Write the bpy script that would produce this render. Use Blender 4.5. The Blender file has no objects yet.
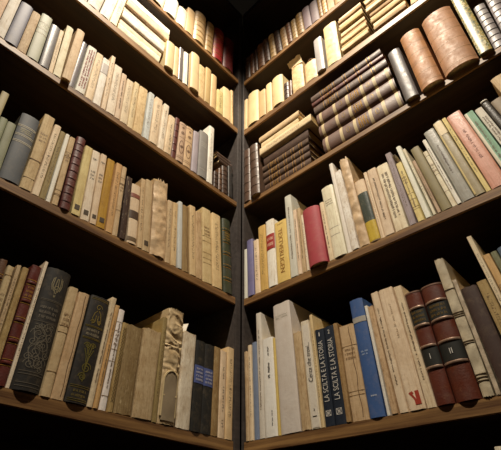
"""Corner of two tall wooden bookcases full of old books, seen from below.
World: the corner upright stands at the origin; the left case's front plane is
x = 0 (books lie behind it, towards -x) and runs along -y; the right case's
front plane is y = 0 and runs along +x.  'u' is the distance from the corner."""
import bpy, bmesh, math, random
from mathutils import Vector, Matrix, noise

random.seed(11)
SC = bpy.context.scene
COL = SC.collection
CAM_SHIFT = (0.03385, -0.00615)
CAM_POS = (0.65747, -0.6941, -0.15716)
CAM_RIGHT = (0.717488, 0.696402, 0.015362)
CAM_UP = (0.425438, -0.455569, 0.781958)
CAM_FWD = (-0.551556, 0.55451, 0.623141)
CAM_LENS = 29.8911

# ------------------------------------------------------------------ materials
def srgb(hexs):
    v = [int(hexs[i:i + 2], 16) / 255 for i in (0, 2, 4)]
    return tuple((c / 12.92 if c <= .04045 else ((c + .055) / 1.055) ** 2.4) for c in v)

class NT:
    """Small helper around a node tree."""
    def __init__(s, name):
        s.m = bpy.data.materials.new(name); s.m.use_nodes = True
        s.t = s.m.node_tree; s.b = s.t.nodes['Principled BSDF']
    def n(s, typ, **kw):
        x = s.t.nodes.new(typ)
        for k, v in kw.items():
            if k in x.inputs: x.inputs[k].default_value = v
            else: setattr(x, k, v)
        return x
    def l(s, a, b): s.t.links.new(a, b)
    def coord(s, kind='Object', scale=(1, 1, 1)):
        tc = s.n('ShaderNodeTexCoord'); mp = s.n('ShaderNodeMapping')
        mp.inputs['Scale'].default_value = scale
        oi = s.n('ShaderNodeObjectInfo')
        mul = s.n('ShaderNodeVectorMath', operation='SCALE'); 
        cmb = s.n('ShaderNodeCombineXYZ')
        for i in range(3): s.l(oi.outputs['Random'], cmb.inputs[i])
        s.l(cmb.outputs[0], mul.inputs[0]); mul.inputs['Scale'].default_value = 37.0
        s.l(tc.outputs[kind], mp.inputs[0])
        ad = s.n('ShaderNodeVectorMath', operation='ADD')
        s.l(mp.outputs[0], ad.inputs[0]); s.l(mul.outputs[0], ad.inputs[1])
        return ad.outputs[0]
    def noise(s, co, scale, detail=4, rough=.6):
        x = s.n('ShaderNodeTexNoise'); s.l(co, x.inputs['Vector'])
        x.inputs['Scale'].default_value = scale; x.inputs['Detail'].default_value = detail
        x.inputs['Roughness'].default_value = rough
        return x.outputs['Fac']
    def ramp(s, fac, a, b, lo=0., hi=1.):
        x = s.n('ShaderNodeMapRange'); s.l(fac, x.inputs['Value'])
        x.inputs['From Min'].default_value = a; x.inputs['From Max'].default_value = b
        x.inputs['To Min'].default_value = lo; x.inputs['To Max'].default_value = hi
        return x.outputs[0]
    def math(s, op, a, b):
        x = s.n('ShaderNodeMath', operation=op)
        for i, v in enumerate((a, b)):
            if isinstance(v, (int, float)): x.inputs[i].default_value = v
            else: s.l(v, x.inputs[i])
        return x.outputs[0]
    def mix(s, fac, a, b, mode='MIX'):
        x = s.n('ShaderNodeMix', data_type='RGBA', blend_type=mode)
        if isinstance(fac, (int, float)): x.inputs['Factor'].default_value = fac
        else: s.l(fac, x.inputs['Factor'])
        for key, v in (('A', a), ('B', b)):
            i = [k for k in x.inputs if k.name == key and k.type == 'RGBA'][0]
            if isinstance(v, tuple): i.default_value = (*v[:3], 1)
            else: s.l(v, i)
        return [o for o in x.outputs if o.type == 'RGBA'][0]
    def objcol(s): return s.n('ShaderNodeObjectInfo').outputs['Color']
    def bump(s, h, strength, dist=.001):
        x = s.n('ShaderNodeBump'); x.inputs['Strength'].default_value = strength
        x.inputs['Distance'].default_value = dist
        s.l(h, x.inputs['Height']); s.l(x.outputs[0], s.b.inputs['Normal'])
    def done(s, col, rough=.7, spec=.3, metal=0.):
        if isinstance(col, tuple): s.b.inputs['Base Color'].default_value = (*col, 1)
        else: s.l(col, s.b.inputs['Base Color'])
        if isinstance(rough, (int, float)): s.b.inputs['Roughness'].default_value = rough
        else: s.l(rough, s.b.inputs['Roughness'])
        s.b.inputs['Specular IOR Level'].default_value = spec
        s.b.inputs['Metallic'].default_value = metal
        return s.m

def scaled(t, base, fac):
    return t.mix(fac, base, t.mix(1.0, base, (.62, .5, .36), 'MULTIPLY'))

def m_paper(name, stain=.5, worn=0., letter=0., gloss=False, age=1.):
    t = NT(name); co = t.coord(); base = t.objcol()
    st = t.ramp(t.noise(co, 38, 5), .42, .75, 0, stain)
    c = scaled(t, base, st)
    streak = t.coord(scale=(60, 260, 14))
    c = t.mix(t.ramp(t.noise(streak, 1.0, 4, .7), .5, .72, 0, .6 * age), c, t.mix(1.0, c, (.66, .56, .44), 'MULTIPLY'))
    fine = t.coord(scale=(160, 420, 60))
    c = t.mix(t.ramp(t.noise(fine, 1.0, 5, .75), .56, .68, 0, .55 * age), c, t.mix(1.0, c, (.58, .47, .35), 'MULTIPLY'))
    c = t.mix(t.ramp(t.noise(fine, 1.4, 5, .75), .60, .72, 0, .4 * age), c, srgb_('efe4cc'))
    if worn:
        wc = t.coord(scale=(1, 1.6, .45)); w = t.ramp(t.noise(wc, 190, 6, .7), .53, .66, 0, worn)
        c = t.mix(w, c, t.mix(1.0, c, (.5, .38, .26), 'MULTIPLY'))
        w2 = t.ramp(t.noise(wc, 120, 6, .75), .58, .68, 0, worn)
        c = t.mix(w2, c, srgb_('d8c49a'))
    if letter:
        ls = t.coord(scale=(3, 220, 900))
        k = t.ramp(t.noise(ls, 1.0, 1), .52, .56, 0, 1)
        tc = t.n('ShaderNodeTexCoord'); sp = t.n('ShaderNodeSeparateXYZ'); t.l(tc.outputs['Generated'], sp.inputs[0])
        gx, gy, gz = sp.outputs
        m = t.math('MULTIPLY', k, t.math('GREATER_THAN', gx, .965))
        m = t.math('MULTIPLY', m, t.math('LESS_THAN', t.math('ABSOLUTE', t.math('SUBTRACT', gy, .5), 0), .17))
        m = t.math('MULTIPLY', m, t.math('GREATER_THAN', gz, .22))
        m = t.math('MULTIPLY', m, t.math('LESS_THAN', gz, .86))
        c = t.mix(t.math('MULTIPLY', m, letter), c, srgb_('4a3424'))
    t.bump(t.noise(co, 170, 6, .7), .55, .0009)
    return t.done(c, .32 if gloss else .75, .5 if gloss else .25)

def srgb_(h): return srgb(h)

def m_cloth(name, rough=.6, wear=.35):
    t = NT(name); co = t.coord(); base = t.objcol()
    w = t.ramp(t.noise(co, 70, 6, .7), .5, .78, 0, wear)
    c = t.mix(w, base, t.mix(.45, base, srgb_('b9a27c')))
    d = t.ramp(t.noise(co, 26, 4), .45, .75, 0, .4)
    c = t.mix(d, c, t.mix(1.0, c, (.6, .55, .5), 'MULTIPLY'))
    weave = t.coord(scale=(900, 900, 900))
    t.bump(t.noise(weave, 1.2, 2), .25, .0004)
    return t.done(c, rough, .35)

def m_leather(name, rough=.42, wear=.5, scuff='a07850'):
    t = NT(name); co = t.coord(); base = t.objcol()
    w = t.ramp(t.noise(co, 85, 7, .75), .55, .74, 0, wear)
    c = t.mix(w, base, t.mix(.5, base, srgb_(scuff)))
    d = t.ramp(t.noise(co, 30, 4), .42, .72, 0, .55)
    c = t.mix(d, c, t.mix(1.0, c, (.45, .38, .34), 'MULTIPLY'))
    v = t.n('ShaderNodeTexVoronoi'); t.l(co, v.inputs['Vector']); v.inputs['Scale'].default_value = 420
    t.bump(v.outputs['Distance'], .3, .0006)
    return t.done(c, t.ramp(t.noise(co, 60, 4), .3, .7, rough - .08, rough + .18), .5)

def m_vellum(name):
    t = NT(name); co = t.coord(); base = t.objcol()
    c = scaled(t, base, t.ramp(t.noise(co, 40, 6, .65), .42, .72, 0, .55))
    cr = t.ramp(t.noise(co, 120, 7, .75), .57, .66, 0, .4)
    c = t.mix(cr, c, t.mix(1.0, c, (.42, .3, .2), 'MULTIPLY'))
    t.bump(t.noise(co, 95, 6, .65), .6, .0012)
    return t.done(c, .55, .35)

def m_pages(name):
    t = NT(name); co = t.coord(); base = t.objcol()
    st = t.coord(scale=(4, 2200, 4))
    k = t.ramp(t.noise(st, 1.0, 2), .35, .65, 0, .55)
    c = t.mix(k, base, t.mix(1.0, base, (.55, .44, .3), 'MULTIPLY'))
    t.bump(t.noise(st, 1.0, 2), .4, .0006)
    return t.done(c, .9, .1)

def m_marble(name):
    t = NT(name); co = t.coord()
    n1 = t.noise(co, 130, 6, .7); n2 = t.noise(co, 210, 4)
    c = t.mix(t.ramp(n1, .42, .58), srgb_('4d5a3e'), srgb_('b09a58'))
    c = t.mix(t.ramp(n2, .55, .62), c, srgb_('d8cfae'))
    return t.done(c, .4, .5)

def m_wood(name, a, b, rough=.5):
    t = NT(name); tc = t.n('ShaderNodeTexCoord'); mp = t.n('ShaderNodeMapping')
    t.l(tc.outputs['Object'], mp.inputs[0]); mp.inputs['Scale'].default_value = (90, 3.2, 90)
    n1 = t.noise(mp.outputs[0], 1.0, 7, .65)
    n2 = t.noise(tc.outputs['Object'], 9, 4)
    c = t.mix(t.ramp(n1, .35, .7), srgb_(a), srgb_(b))
    c = t.mix(t.ramp(n2, .45, .75, 0, .5), c, t.mix(1.0, c, (.6, .52, .45), 'MULTIPLY'))
    t.bump(n1, .3, .0008)
    return t.done(c, rough, .35)

def m_plain(name, rough=.6, metal=0., spec=.4, var=.3):
    t = NT(name); co = t.coord(); base = t.objcol()
    c = t.mix(t.ramp(t.noise(co, 160, 5, .7), .45, .7, 0, var), base, t.mix(1.0, base, (.55, .48, .4), 'MULTIPLY'))
    return t.done(c, rough, spec, metal)

MAT = dict(
    leather_dull=m_leather('dull_calf_leather', .56, .5, 'c09468'),
    clean=m_paper('clean_paper', .22, 0, 0, False, .25), paper=m_paper('aged_paper', .5), paper_torn=m_paper('torn_paper', .7, .6), paper_letter=m_paper('lettered_paper', .4, 0, .75),
    glossy=m_paper('glossy_cover', .25, .15, 0, True), cloth=m_cloth('book_cloth'), cloth_shiny=m_cloth('worn_shiny_cloth', .3, .6),
    leather=m_leather('old_leather'), vellum=m_vellum('crinkled_vellum'), pages=m_pages('page_edges'),
    marble=m_marble('marbled_paper'), ink=m_plain('printing_ink', .6), gilt=m_plain('gilt_stamping', .35, .6, .6, .5),
    label=m_plain('paper_label', .55, 0, .4, .3),
    wood=m_wood('shaded_shelf_wood', '22160e', '36261a'), lit_edge=m_wood('lit_shelf_edge_wood', '563820', 'ab8452'), upright=m_wood('upright_wood', '3c3735', '544d4a', .45),  # one shelf wood in two tones: boards darkened as shade, front edge paler as lit
    backwood=m_wood('back_panel_wood', '2a1c12', '3d2a1b', .7), floor=m_wood('floor_boards', '2a1c11', '3d2a19', .5),
    wall=m_plain('wall_plaster', .9, 0, .1, .2))

PAL = dict(
    cream='e6d2b4', dcream='d0bd90', pale='ece2ca', white='ece8de', greywhite='d6d2c6', bluewhite='d0d4d6', creamtan='dcc6a0',
    tan='cbb28c', dtan='b29a68', tanbrown='a2855a', orangetan='cda672', lightorange='dcc294', brownpaper='988058', olive='9c8a5c',
    olivetan='a3946a', olivepale='c9bb84', olivegrey='a39a7c', oliveb='8a7c58', brown='5e3c22', dbrown='40291b', dbrown2='43302a',
    dbrown3='503a2c', lbrown='a4734a', lbrown2='ac7542', goldbrown='8a6a3c', maroon='5c2118', red='8a1f20', dred='5e181a',
    black='24211e', dblack='22211f', slate='53575b', dgrey='676572', dgrey2='37322f', grey='868583', grey2='a3a098', greyl='a0a090',
    greyd='6d6a68', greyd2='56504f', greyp='8a8180', greyp2='77676c', steel='7f7d80', steelw='a9a7a4', ggreen='7f8468', ggreyl='a3a48f',
    bluegrey='7c8aa4', bluegrey2='56697f', blue='3d6098', navy='1b2433', purple='74709a', purplegrey='a59ca2', lav='a9a2ac', pink='dca592',
    pinktan='c6aa8e', pinkcream='e0cab0', teal='92bba6', mustard='b98f30', yellow='e0c474', ycream='e2cf92', ochre='d6b066', greybrown='8a7660', clothred='ac434c', pbrown='674a3e', redbrown='5c2818', beige='d2ba8e', dbeige='bfa478',
    motttan='c2aa8c', dgreen='39402c', vellum='bdb098', marble='a09060')

def jitter(rgb, rng, a=.06):
    g = 1 + rng.uniform(-a, a)
    return tuple(max(0, min(1, c * g * (1 + rng.uniform(-a * .5, a * .5)))) for c in rgb)

# ------------------------------------------------------------------ mesh helpers
def link(name, verts, faces, mat, parent=None, color=None, smooth=True):
    me = bpy.data.meshes.new(name); me.from_pydata(verts, [], faces)
    bm = bmesh.new(); bm.from_mesh(me); bmesh.ops.recalc_face_normals(bm, faces=bm.faces); bm.to_mesh(me); bm.free()
    me.materials.append(mat)
    if smooth:
        me.polygons.foreach_set('use_smooth', [True] * len(me.polygons))
        try: me.set_sharp_from_angle(angle=math.radians(38))
        except Exception: pass
    me.update()
    o = bpy.data.objects.new(name, me); COL.objects.link(o)
    if color: o.color = (*color, 1)
    if parent: o.parent = parent
    return o

def boxes(name, bs, mat, parent=None, color=None, bevel=0.):
    bm = bmesh.new()
    for (x0, x1, y0, y1, z0, z1) in bs:
        r = bmesh.ops.create_cube(bm, size=1)
        bmesh.ops.transform(bm, matrix=Matrix.Translation(((x0 + x1) / 2, (y0 + y1) / 2, (z0 + z1) / 2)) @ Matrix.Diagonal((x1 - x0, y1 - y0, z1 - z0, 1)), verts=r['verts'])
    if bevel: bmesh.ops.bevel(bm, geom=list(bm.edges), offset=bevel, segments=2, affect='EDGES')
    me = bpy.data.meshes.new(name); bm.to_mesh(me); bm.free(); me.materials.append(mat)
    o = bpy.data.objects.new(name, me); COL.objects.link(o)
    if color: o.color = (*color, 1)
    if parent: o.parent = parent
    return o

def empty(name, loc, rot):
    o = bpy.data.objects.new(name, None); COL.objects.link(o)
    o.empty_display_size = .01; o.location = loc; o.rotation_euler = rot
    return o

class Book:
    """A book in its own frame: spine towards +X (apex at x = 0), width along Y, height along Z from 0."""
    def __init__(s, root, w, h, d, kind, col, feats, rng):
        s.root, s.w, s.h, s.d, s.kind, s.col, s.f, s.rng = root, w, h, d, kind, col, feats, rng
        s.rounded = kind in 'hl'
        s.b = 0.
        if s.rounded: s.b = min(.011 if w < .038 else .02, w * (rng.uniform(.2, .3) if kind == 'l' or w > .04 else rng.uniform(.13, .2)))
        elif kind == 'w': s.b = min(.006, w * .16)
        s.seed = Vector((rng.uniform(0, 99), rng.uniform(0, 99), rng.uniform(0, 99)))
        s.amp = 0.
    def prof(s, v):
        """x of the spine surface at v in [-1, 1] across the width."""
        if s.b: return s.b * (math.sqrt(max(0, 1 - (.96 * v) ** 2)) - 1)
        return -min(.002, s.w * .18) * abs(v) ** 9
    def surf(s, v, z):
        x = s.prof(v)
        if s.amp: x += s.crumple(v, z)
        return x
    def crumple(s, v, z):
        p = Vector((v * s.w * .5, 0, z)) * 70 + s.seed
        k = s.amp * (noise.noise(p * .7) + .6 * noise.noise(p * 1.7))
        if 'wreck' in s.f:
            if z > .42 * s.h:
                q_ = Vector((v * s.w * 24, 0, z * 72)) + s.seed
                q_ += Vector((noise.noise(q_ * .6) * 1.4, 0, noise.noise(q_ * .5 + Vector((9, 0, 0))) * 1.8))
                k = s.amp * (1.5 * (1 - 2.2 * abs(noise.noise(q_))) - 1.1) + .3 * k
            else: k *= .5
        return k - s.amp * .8
    def cover(s, mat):
        w, h, d = s.w, s.h, s.d
        torn = s.kind == 'w' or 'torn' in s.f
        nv = (26 if 'wreck' in s.f else 14) if s.kind == 'w' else (12 if s.rounded else 8)
        nz = (90 if 'wreck' in s.f else 46) if s.kind == 'w' else (10 if torn else 5)
        t = min(.0026 if s.rounded else .0008, w * .16)
        vs = [-1 + 2 * i / nv for i in range(nv + 1)]
        if not s.rounded and s.kind != 'w': vs = [-1, -.97, -.9, -.6, 0, .6, .9, .97, 1]
        hb = s.b
        j = min(.0007, w * .04) if s.rounded else 0
        path = [(-d, -1, 0), (-d * .5, -1, 0), (-hb - .011, -1, 0)] + ([(-hb - .006, -1, j)] if j else []) + [(None, v, 0) for v in vs] + \
               ([(-hb - .006, 1, j)] if j else []) + [(-hb - .011, 1, 0), (-d * .5, 1, 0), (-d, 1, 0)]
        n = len(path); verts = []; faces = []
        rag = [s.rng.uniform(0, .013 if 'wreckB' in s.f else .0035 if torn else .0012) for _ in path]
        ragb = [s.rng.uniform(0, .002 if torn else .0004) for _ in path]
        wob = 0 if s.rounded else min(.0008, w * .04)
        for layer in (0, 1):
            for k in range(nz + 1):
                f = k / nz
                for i, (x, v, jj) in enumerate(path):
                    z = ragb[i] + f * (h - rag[i] - ragb[i])
                    if x is None: xx = s.prof(v) + (s.crumple(v, z) if s.amp else 0)
                    else: xx = x
                    yy = v * w / 2
                    yy -= math.copysign(jj, yy)
                    yy *= 1 - (wob / w) * (1 + math.sin(6 * f + s.seed.x + i))
                    if layer:
                        if x is None: xx -= t * (.35 + .65 * (1 - abs(v)))
                        yy = math.copysign(max(0, abs(yy) - t * min(1, abs(v) ** 4)), yy)
                    verts.append((xx, yy, z))
        L = n * (nz + 1)
        for k in range(nz):
            for i in range(n - 1):
                a = k * n + i
                faces.append((a, a + 1, a + n + 1, a + n))
                faces.append((L + a, L + a + n, L + a + n + 1, L + a + 1))
            for i in (0, n - 1):
                a = k * n + i
                faces.append((a, a + n, L + a + n, L + a))
        for k in (0, nz):
            for i in range(n - 1):
                a = k * n + i
                faces.append((a, a + 1, L + a + 1, L + a))
        s.t = t
        return link('cover', verts, faces, mat, s.root, s.col)
    def pages(s, color):
        w, h, d, t = s.w, s.h, s.d, s.t
        iz = .003 if s.rounded else .0012
        if s.kind == 'w': iz = .002
        pw = w - 2 * t - .0003
        ring = [(-d + (.003 if s.rounded else .0008), -pw / 2)]
        for i in range(7):
            v = -1 + i / 3
            ring.append((s.prof(v) - t - .0012 - (s.amp * 2.4), v * pw / 2))
        ring.append((-d + (.003 if s.rounded else .0008), pw / 2))
        n = len(ring); verts = []; faces = []
        for z in (iz, h - iz):
            verts += [(x, y, z) for x, y in ring]
        for i in range(n):
            k = (i + 1) % n; faces.append((i, k, n + k, n + i))
        faces += [tuple(range(n))[::-1], tuple(range(n, 2 * n))]
        return link('page_block', verts, faces, MAT['pages'], s.root, color, smooth=False)
    # --- things on the spine -------------------------------------------------
    def patch(s, name, z0, z1, color, v0=-1., v1=1., mat='label', e=.0004, parts=None, on=None):
        """A thin label or printed field lying on the spine between two heights."""
        lst = parts or [(z0, z1, v0, v1)]
        verts, faces = [], []
        for (a, b, p, q_) in lst:
            nv = max(1, int(8 * abs(q_ - p))); nz = 8 if s.amp else 1
            base = len(verts); m = (nv + 1) * (nz + 1)
            for lay in (e + (.0006 if s.amp and e < .001 else 0), -.0003):
                for k in range(nz + 1):
                    for i in range(nv + 1):
                        v = p + (q_ - p) * i / nv; z = a + (b - a) * k / nz
                        v2 = max(-.995, min(.995, v))
                        verts.append((s.surf(v2, z) + lay, v2 * s.w / 2 * (1 + (e / s.w if lay > 0 else 0)), z))
            for k in range(nz):
                for i in range(nv):
                    x = base + k * (nv + 1) + i
                    faces.append((x, x + 1, x + nv + 2, x + nv + 1))
            for k in range(nz):
                for i in (0, nv):
                    x = base + k * (nv + 1) + i
                    faces.append((x, x + nv + 1, x + nv + 1 + m, x + m))
            for i in range(nv):
                for k in (0, nz):
                    x = base + k * (nv + 1) + i
                    faces.append((x, x + 1, x + 1 + m, x + m))
        return link(name, verts, faces, MAT[mat], on or s.root, color)
    def band(s, z, hw=.0022, out=.0016, color=None, mat=None):
        """A raised cord running across the spine."""
        nv = 10; verts = []; faces = []; sec = [(-1, 0), (-.7, .75), (0, 1), (.7, .75), (1, 0)]
        for i in range(nv + 1):
            v = -1 + 2 * i / nv
            for (a, r) in sec:
                verts.append((s.prof(v) + out * r - (.0006 if r == 0 else 0), v * (s.w / 2 - .0003), z + a * hw))
        m = len(sec)
        for i in range(nv):
            for k in range(m - 1):
                a = i * m + k; faces.append((a, a + 1, a + m + 1, a + m))
        for i in (0, nv): faces.append(tuple(i * m + k for k in range(m)))
        return link('raised_band', verts, faces, mat or MAT['leather'], s.root, color or s.col)
    def lines(s, name, zs, color, th=.0006, v0=-.97, v1=.97, mat='ink'):
        for z in zs: s.patch(name, z - th / 2, z + th / 2, color, v0, v1, mat, .00025)
    def strokes(s, name, segs, color, wd=.0007, mat='ink', e=.0003, on=None):
        """Ribbon lines drawn on the spine; segs = lists of (v, z) points."""
        verts, faces = [], []
        for pts in segs:
            pts = [Vector((v * s.w / 2, z)) for v, z in pts]
            base = len(verts)
            for i, p in enumerate(pts):
                a = pts[max(0, i - 1)]; c = pts[min(len(pts) - 1, i + 1)]
                dv = c - a
                if dv.length < 1e-7: dv = Vector((1, 0))
                dv.normalize(); nn = Vector((-dv.y, dv.x)) * wd / 2
                for sg in (1, -1):
                    q_ = p + nn * sg
                    vv = max(-.99, min(.99, q_.x / (s.w / 2)))
                    for lay in (e, -.0002):
                        verts.append((s.surf(vv, q_.y) + lay, vv * s.w / 2, q_.y))
            for i in range(len(pts) - 1):
                x = base + 4 * i
                faces += [(x, x + 2, x + 6, x + 4), (x, x + 4, x + 5, x + 1), (x + 2, x + 3, x + 7, x + 6)]
        return link(name, verts, faces, MAT[mat], on or s.root, color, smooth=False)
    def script(s, name, z0, z1, vc, vw, color, mat='ink', flat=False, dens=.0021, rows=1, on=None):
        """Worn, unreadable lettering: a run of small strokes along the spine (or across it when flat)."""
        segs = []
        rng = s.rng
        if flat:
            for r in range(rows):
                z = z1 - (r + .5) * (z1 - z0) / rows; hh = (z1 - z0) / rows * .34
                v = vc - vw
                while v < vc + vw:
                    if rng.random() > .2: segs.append([(v, z - hh * rng.uniform(.6, 1)), (v + rng.uniform(-.02, .02), z + hh * rng.uniform(.6, 1))])
                    if rng.random() > .5: segs.append([(v, z), (min(vc + vw, v + .0016 / s.w), z + rng.uniform(-hh, hh))])
                    v += .0032 / s.w
        else:
            for r in range(rows):
                v = vc if rows == 1 else vc - vw + 2 * vw * (r + .5) / rows
                hv = vw / rows * .75; z = z0
                while z < z1:
                    if rng.random() > .17:
                        segs.append([(v - hv * rng.uniform(.5, 1), z), (v + hv * rng.uniform(.5, 1), z)])
                        if rng.random() > .45: segs.append([(v + hv * rng.choice((-1, 0, 1)), z), (v + hv * rng.uniform(-.5, .5), z + dens)])
                    z += dens
        if segs: s.strokes(name, segs, color, wd=min(.0007, dens * .4), mat=mat, e=.0008 if on else .0003, on=on)
    def text(s, name, body, zc, vc, length, color, up=True, maxh=None, shear=0., mat='ink', upright=False, bold=0., on=None):
        """Real lettering: glyph outlines bent onto the spine."""
        cu = bpy.data.curves.new('lettering', 'FONT'); cu.body = body; cu.align_x = 'CENTER'; cu.align_y = 'CENTER'
        cu.shear = shear; cu.resolution_u = 3; cu.offset = bold
        ob = bpy.data.objects.new('lettering', cu); COL.objects.link(ob)
        dg = bpy.context.evaluated_depsgraph_get(); dg.update()
        me = ob.evaluated_get(dg).to_mesh()
        co = [v.co.copy() for v in me.vertices]; fs = [tuple(p.vertices) for p in me.polygons]
        ob.evaluated_get(dg).to_mesh_clear(); bpy.data.objects.remove(ob); bpy.data.curves.remove(cu)
        x0 = min(c.x for c in co); x1 = max(c.x for c in co); y0 = min(c.y for c in co); y1 = max(c.y for c in co)
        kx = length / (x1 - x0); ky = min(kx * 2, (maxh or 1e9) / (y1 - y0))
        verts = []
        for c in co:
            a = (c.x - (x0 + x1) / 2) * kx; b = (c.y - (y0 + y1) / 2) * ky
            if upright: y, z = vc * s.w / 2 + a, zc + b
            elif up: y, z = vc * s.w / 2 - b, zc + a
            else: y, z = vc * s.w / 2 + b, zc - a
            y = max(-s.w * .49, min(s.w * .49, y))
            verts.append((s.surf(y / (s.w / 2), z) + (.001 if on else .0005), y, z))
        return link(name, verts, fs, MAT[mat], on or s.root, color, smooth=False)

INK = srgb('3a2c20'); BLK = srgb('1d1b1a'); GOLD = srgb('c79a4a'); DGOLD = srgb('8f7436'); SILV = srgb('c9c6c0'); PALE = srgb('cfc6ae')

def spiral(vc, zc, r, turns, aspect, sg=1, ph=0.):
    return [(vc + sg * r * (1 - k / 26) * math.cos(ph + turns * 2 * math.pi * k / 26) / aspect, zc + r * (1 - k / 26) * math.sin(ph + turns * 2 * math.pi * k / 26)) for k in range(25)]

def decorate(B):
    f, h, w, rng = B.f, B.h, B.w, B.rng
    asp = w / 2
    def mir(segs): return segs + [[(-v, z) for v, z in p] for p in segs]
    if 'bands' in f or 'ribs' in f or 'giltbands' in f:
        n = 5 if h > .1 else 3
        if 'maroon' in f: n = 5
        if B.ribs: n = B.ribs
        zs = [h * (k + 1) / (n + 1) for k in range(n)]
        for z in zs: B.band(z, min(.0026, h * .014), .0014 if n < 8 else .0009)
        if 'giltbands' in f or 'bands' in f:
            B.lines('gilt_line', [z + o for z in zs for o in (-.0045, .0045)], GOLD, .0011, mat='gilt')
            B.script('gilt_title', zs[-2] + h * .03, zs[-1] - h * .03, 0, .6, GOLD, 'gilt', True, rows=3)
    if 'pbands' in f:
        B.lines('pale_line', [h * k + o for k in (.56, .66, .8) for o in (-.0016, .0016)], PALE, .0011)
        B.script('title_lettering', h * .69, h * .77, 0, .6, srgb('b5ab80'), 'ink', True, rows=3)
    if 'widebands' in f:
        for z in (.04, .2, .36, .56, .74, .94):
            B.patch('pale_band', h * z - .0042, h * z + .0042, srgb('b8a57c'))
        B.script('gilt_title', h * .40, h * .52, 0, .6, GOLD, 'gilt', True, rows=4)
        for zc in (.28, .65): B.strokes('gilt_flower', [[(.35 * math.cos(a), h * zc + .0045 * math.sin(a)) for a in [k * math.pi / 4 for k in range(9)]]], DGOLD, .0014, 'gilt')
    if 'lines' in f:
        n = rng.randint(3, 5)
        B.lines('printed_line', sorted(h * rng.uniform(.12, .92) for _ in range(n)), srgb('8a6a42'), .0006)
        B.script('printed_title', h * .6, h * .74, 0, .6, srgb('7a5b3a'), 'ink', True, rows=3)
    if 'col' in f: B.script('printed_title', h * .2, h * .84, 0, .30, srgb('75604c'), dens=.0024)
    if 'col2' in f: B.script('printed_title', h * .18, h * .86, 0, .62, srgb('6b5644'), dens=.0024, rows=2)
    if 'tag' in f: B.patch('publisher_mark', h * .07, h * .07 + w * .62, srgb('4d4030'), -.55, .55)
    if 'numtop' in f:
        B.script('printed_numeral', h * .84, h * .84 + w * .55, 0, .6, BLK, flat=True, rows=1)
        B.script('printed_title', h * .55, h * .7, 0, .5, INK, flat=True, rows=3)
    if 'dbands' in f:
        B.patch('brown_band', h * .40, h * .53, srgb('4a3526')); B.patch('red_brown_band', h * .76, h * .83, srgb('8a4f3e'))
        B.patch('foot_stripe', h * .04, h * .10, srgb('6e5a40'))
    if 'capgrey' in f: B.patch('grey_band', h * .66, h * .88, srgb('b4aca6'))
    if 'dstripe' in f: B.patch('dark_stripe', h * .02, h * .98, srgb('4c4a4c'), .25, .8)
    if 'redtext' in f: B.script('red_lettering', h * .1, h * .93, 0, .72, srgb('a85a56'), rows=3)
    if 'blot' in f: B.script('ink_blots', h * .12, h * .8, .1, .38, INK, dens=.006)
    if 'diamonds' in f:
        z = .1 * h; a, b = [], []
        k = 0
        while z < .95 * h:
            a.append((-.6 if k % 2 else .6, z)); b.append((.6 if k % 2 else -.6, z)); z += w * .6; k += 1
        B.strokes('diamond_pattern', [a, b], srgb('5e4a2a'), .0009)
    if 'seam' in f: B.strokes('split_seam', [[(.35 + .08 * math.sin(k * 1.3), h * (.03 + .94 * k / 14)) for k in range(15)]], srgb('5a3f24'), .0011)
    if 'glines' in f: B.lines('title_line', [h * z for z in (.66, .7, .74, .16)], srgb('c4c0b8'), .0012, -.6, .6)
    if 'pbl' in f:
        B.lines('ruled_line', [h * z for z in (.28, .38)], srgb('8d8478'), .0008, -.8, .7); B.script('printed_title', h * .7, h * .8, 0, .6, srgb('8d7a60'), flat=True, rows=3)
    if 'thinlines' in f:
        B.lines('tooled_line', [h * (.06 + .088 * k) for k in range(0, 11, 2)], srgb('b08a5c'), .0008, mat='label')
    if 'ornT' in f:
        B.strokes('stamped_ornament', [[(.62 * math.cos(a), h * .36 + h * .16 * math.sin(a)) for a in [k * math.pi / 10 for k in range(21)]],
            spiral(0, h * .36, .006, 2, asp), spiral(0, h * .72, .007, 2, asp), spiral(0, h * .86, .005, 1.5, asp)], srgb('5e3f2c'), .0016)
        B.lines('stamped_line', [h * .08, h * .12, h * .6, h * .94], srgb('6a4a34'), .001)
    if 'ornB' in f:
        c = srgb('6b6456')
        seg = [spiral(.3, h * .46, .012, 2, asp, 1), spiral(-.3, h * .42, .012, 2, asp, -1), spiral(.25, h * .33, .011, 2, asp, -1), spiral(-.2, h * .28, .013, 2.2, asp, 1),
               spiral(.3, h * .2, .011, 2, asp, 1), spiral(-.35, h * .19, .009, 2, asp, -1), spiral(.05, h * .38, .008, 1.5, asp, 1)]
        seg += [[(.1 * math.sin(k * .7) * 3, h * (.17 + .34 * k / 16)) for k in range(17)]]
        seg += [spiral(v_, h * z_, r_, 1.7, asp, s_, p_) for v_, z_, r_, s_, p_ in ((.55, .4, .007, 1, 1), (-.55, .36, .007, -1, 2), (.6, .27, .006, -1, 3), (-.6, .24, .006, 1, 0), (0, .24, .007, 1, 2), (.5, .16, .005, 1, 1), (-.1, .48, .007, -1, 2), (.55, .48, .005, 1, 0), (-.55, .47, .005, -1, 1), (0, .33, .006, -1, 0))]
        seg += mir([[(.05, h * .16), (.4, h * .2), (.7, h * .3), (.45, h * .37), (.7, h * .45), (.3, h * .5)]])
        B.strokes('stamped_scrollwork', seg, c, .001)
        cr = mir([[(.05, h * .77), (.12, h * .83), (.05, h * .91)], [(.16, h * .79), (.3, h * .84), (.26, h * .92)], [(.3, h * .8), (.42, h * .85), (.36, h * .91)], [(.02, h * .74), (.06, h * .76)]])
        B.strokes('stamped_crest', cr + spiral_list(h, asp), srgb('857b5c'), .0013)
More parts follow.
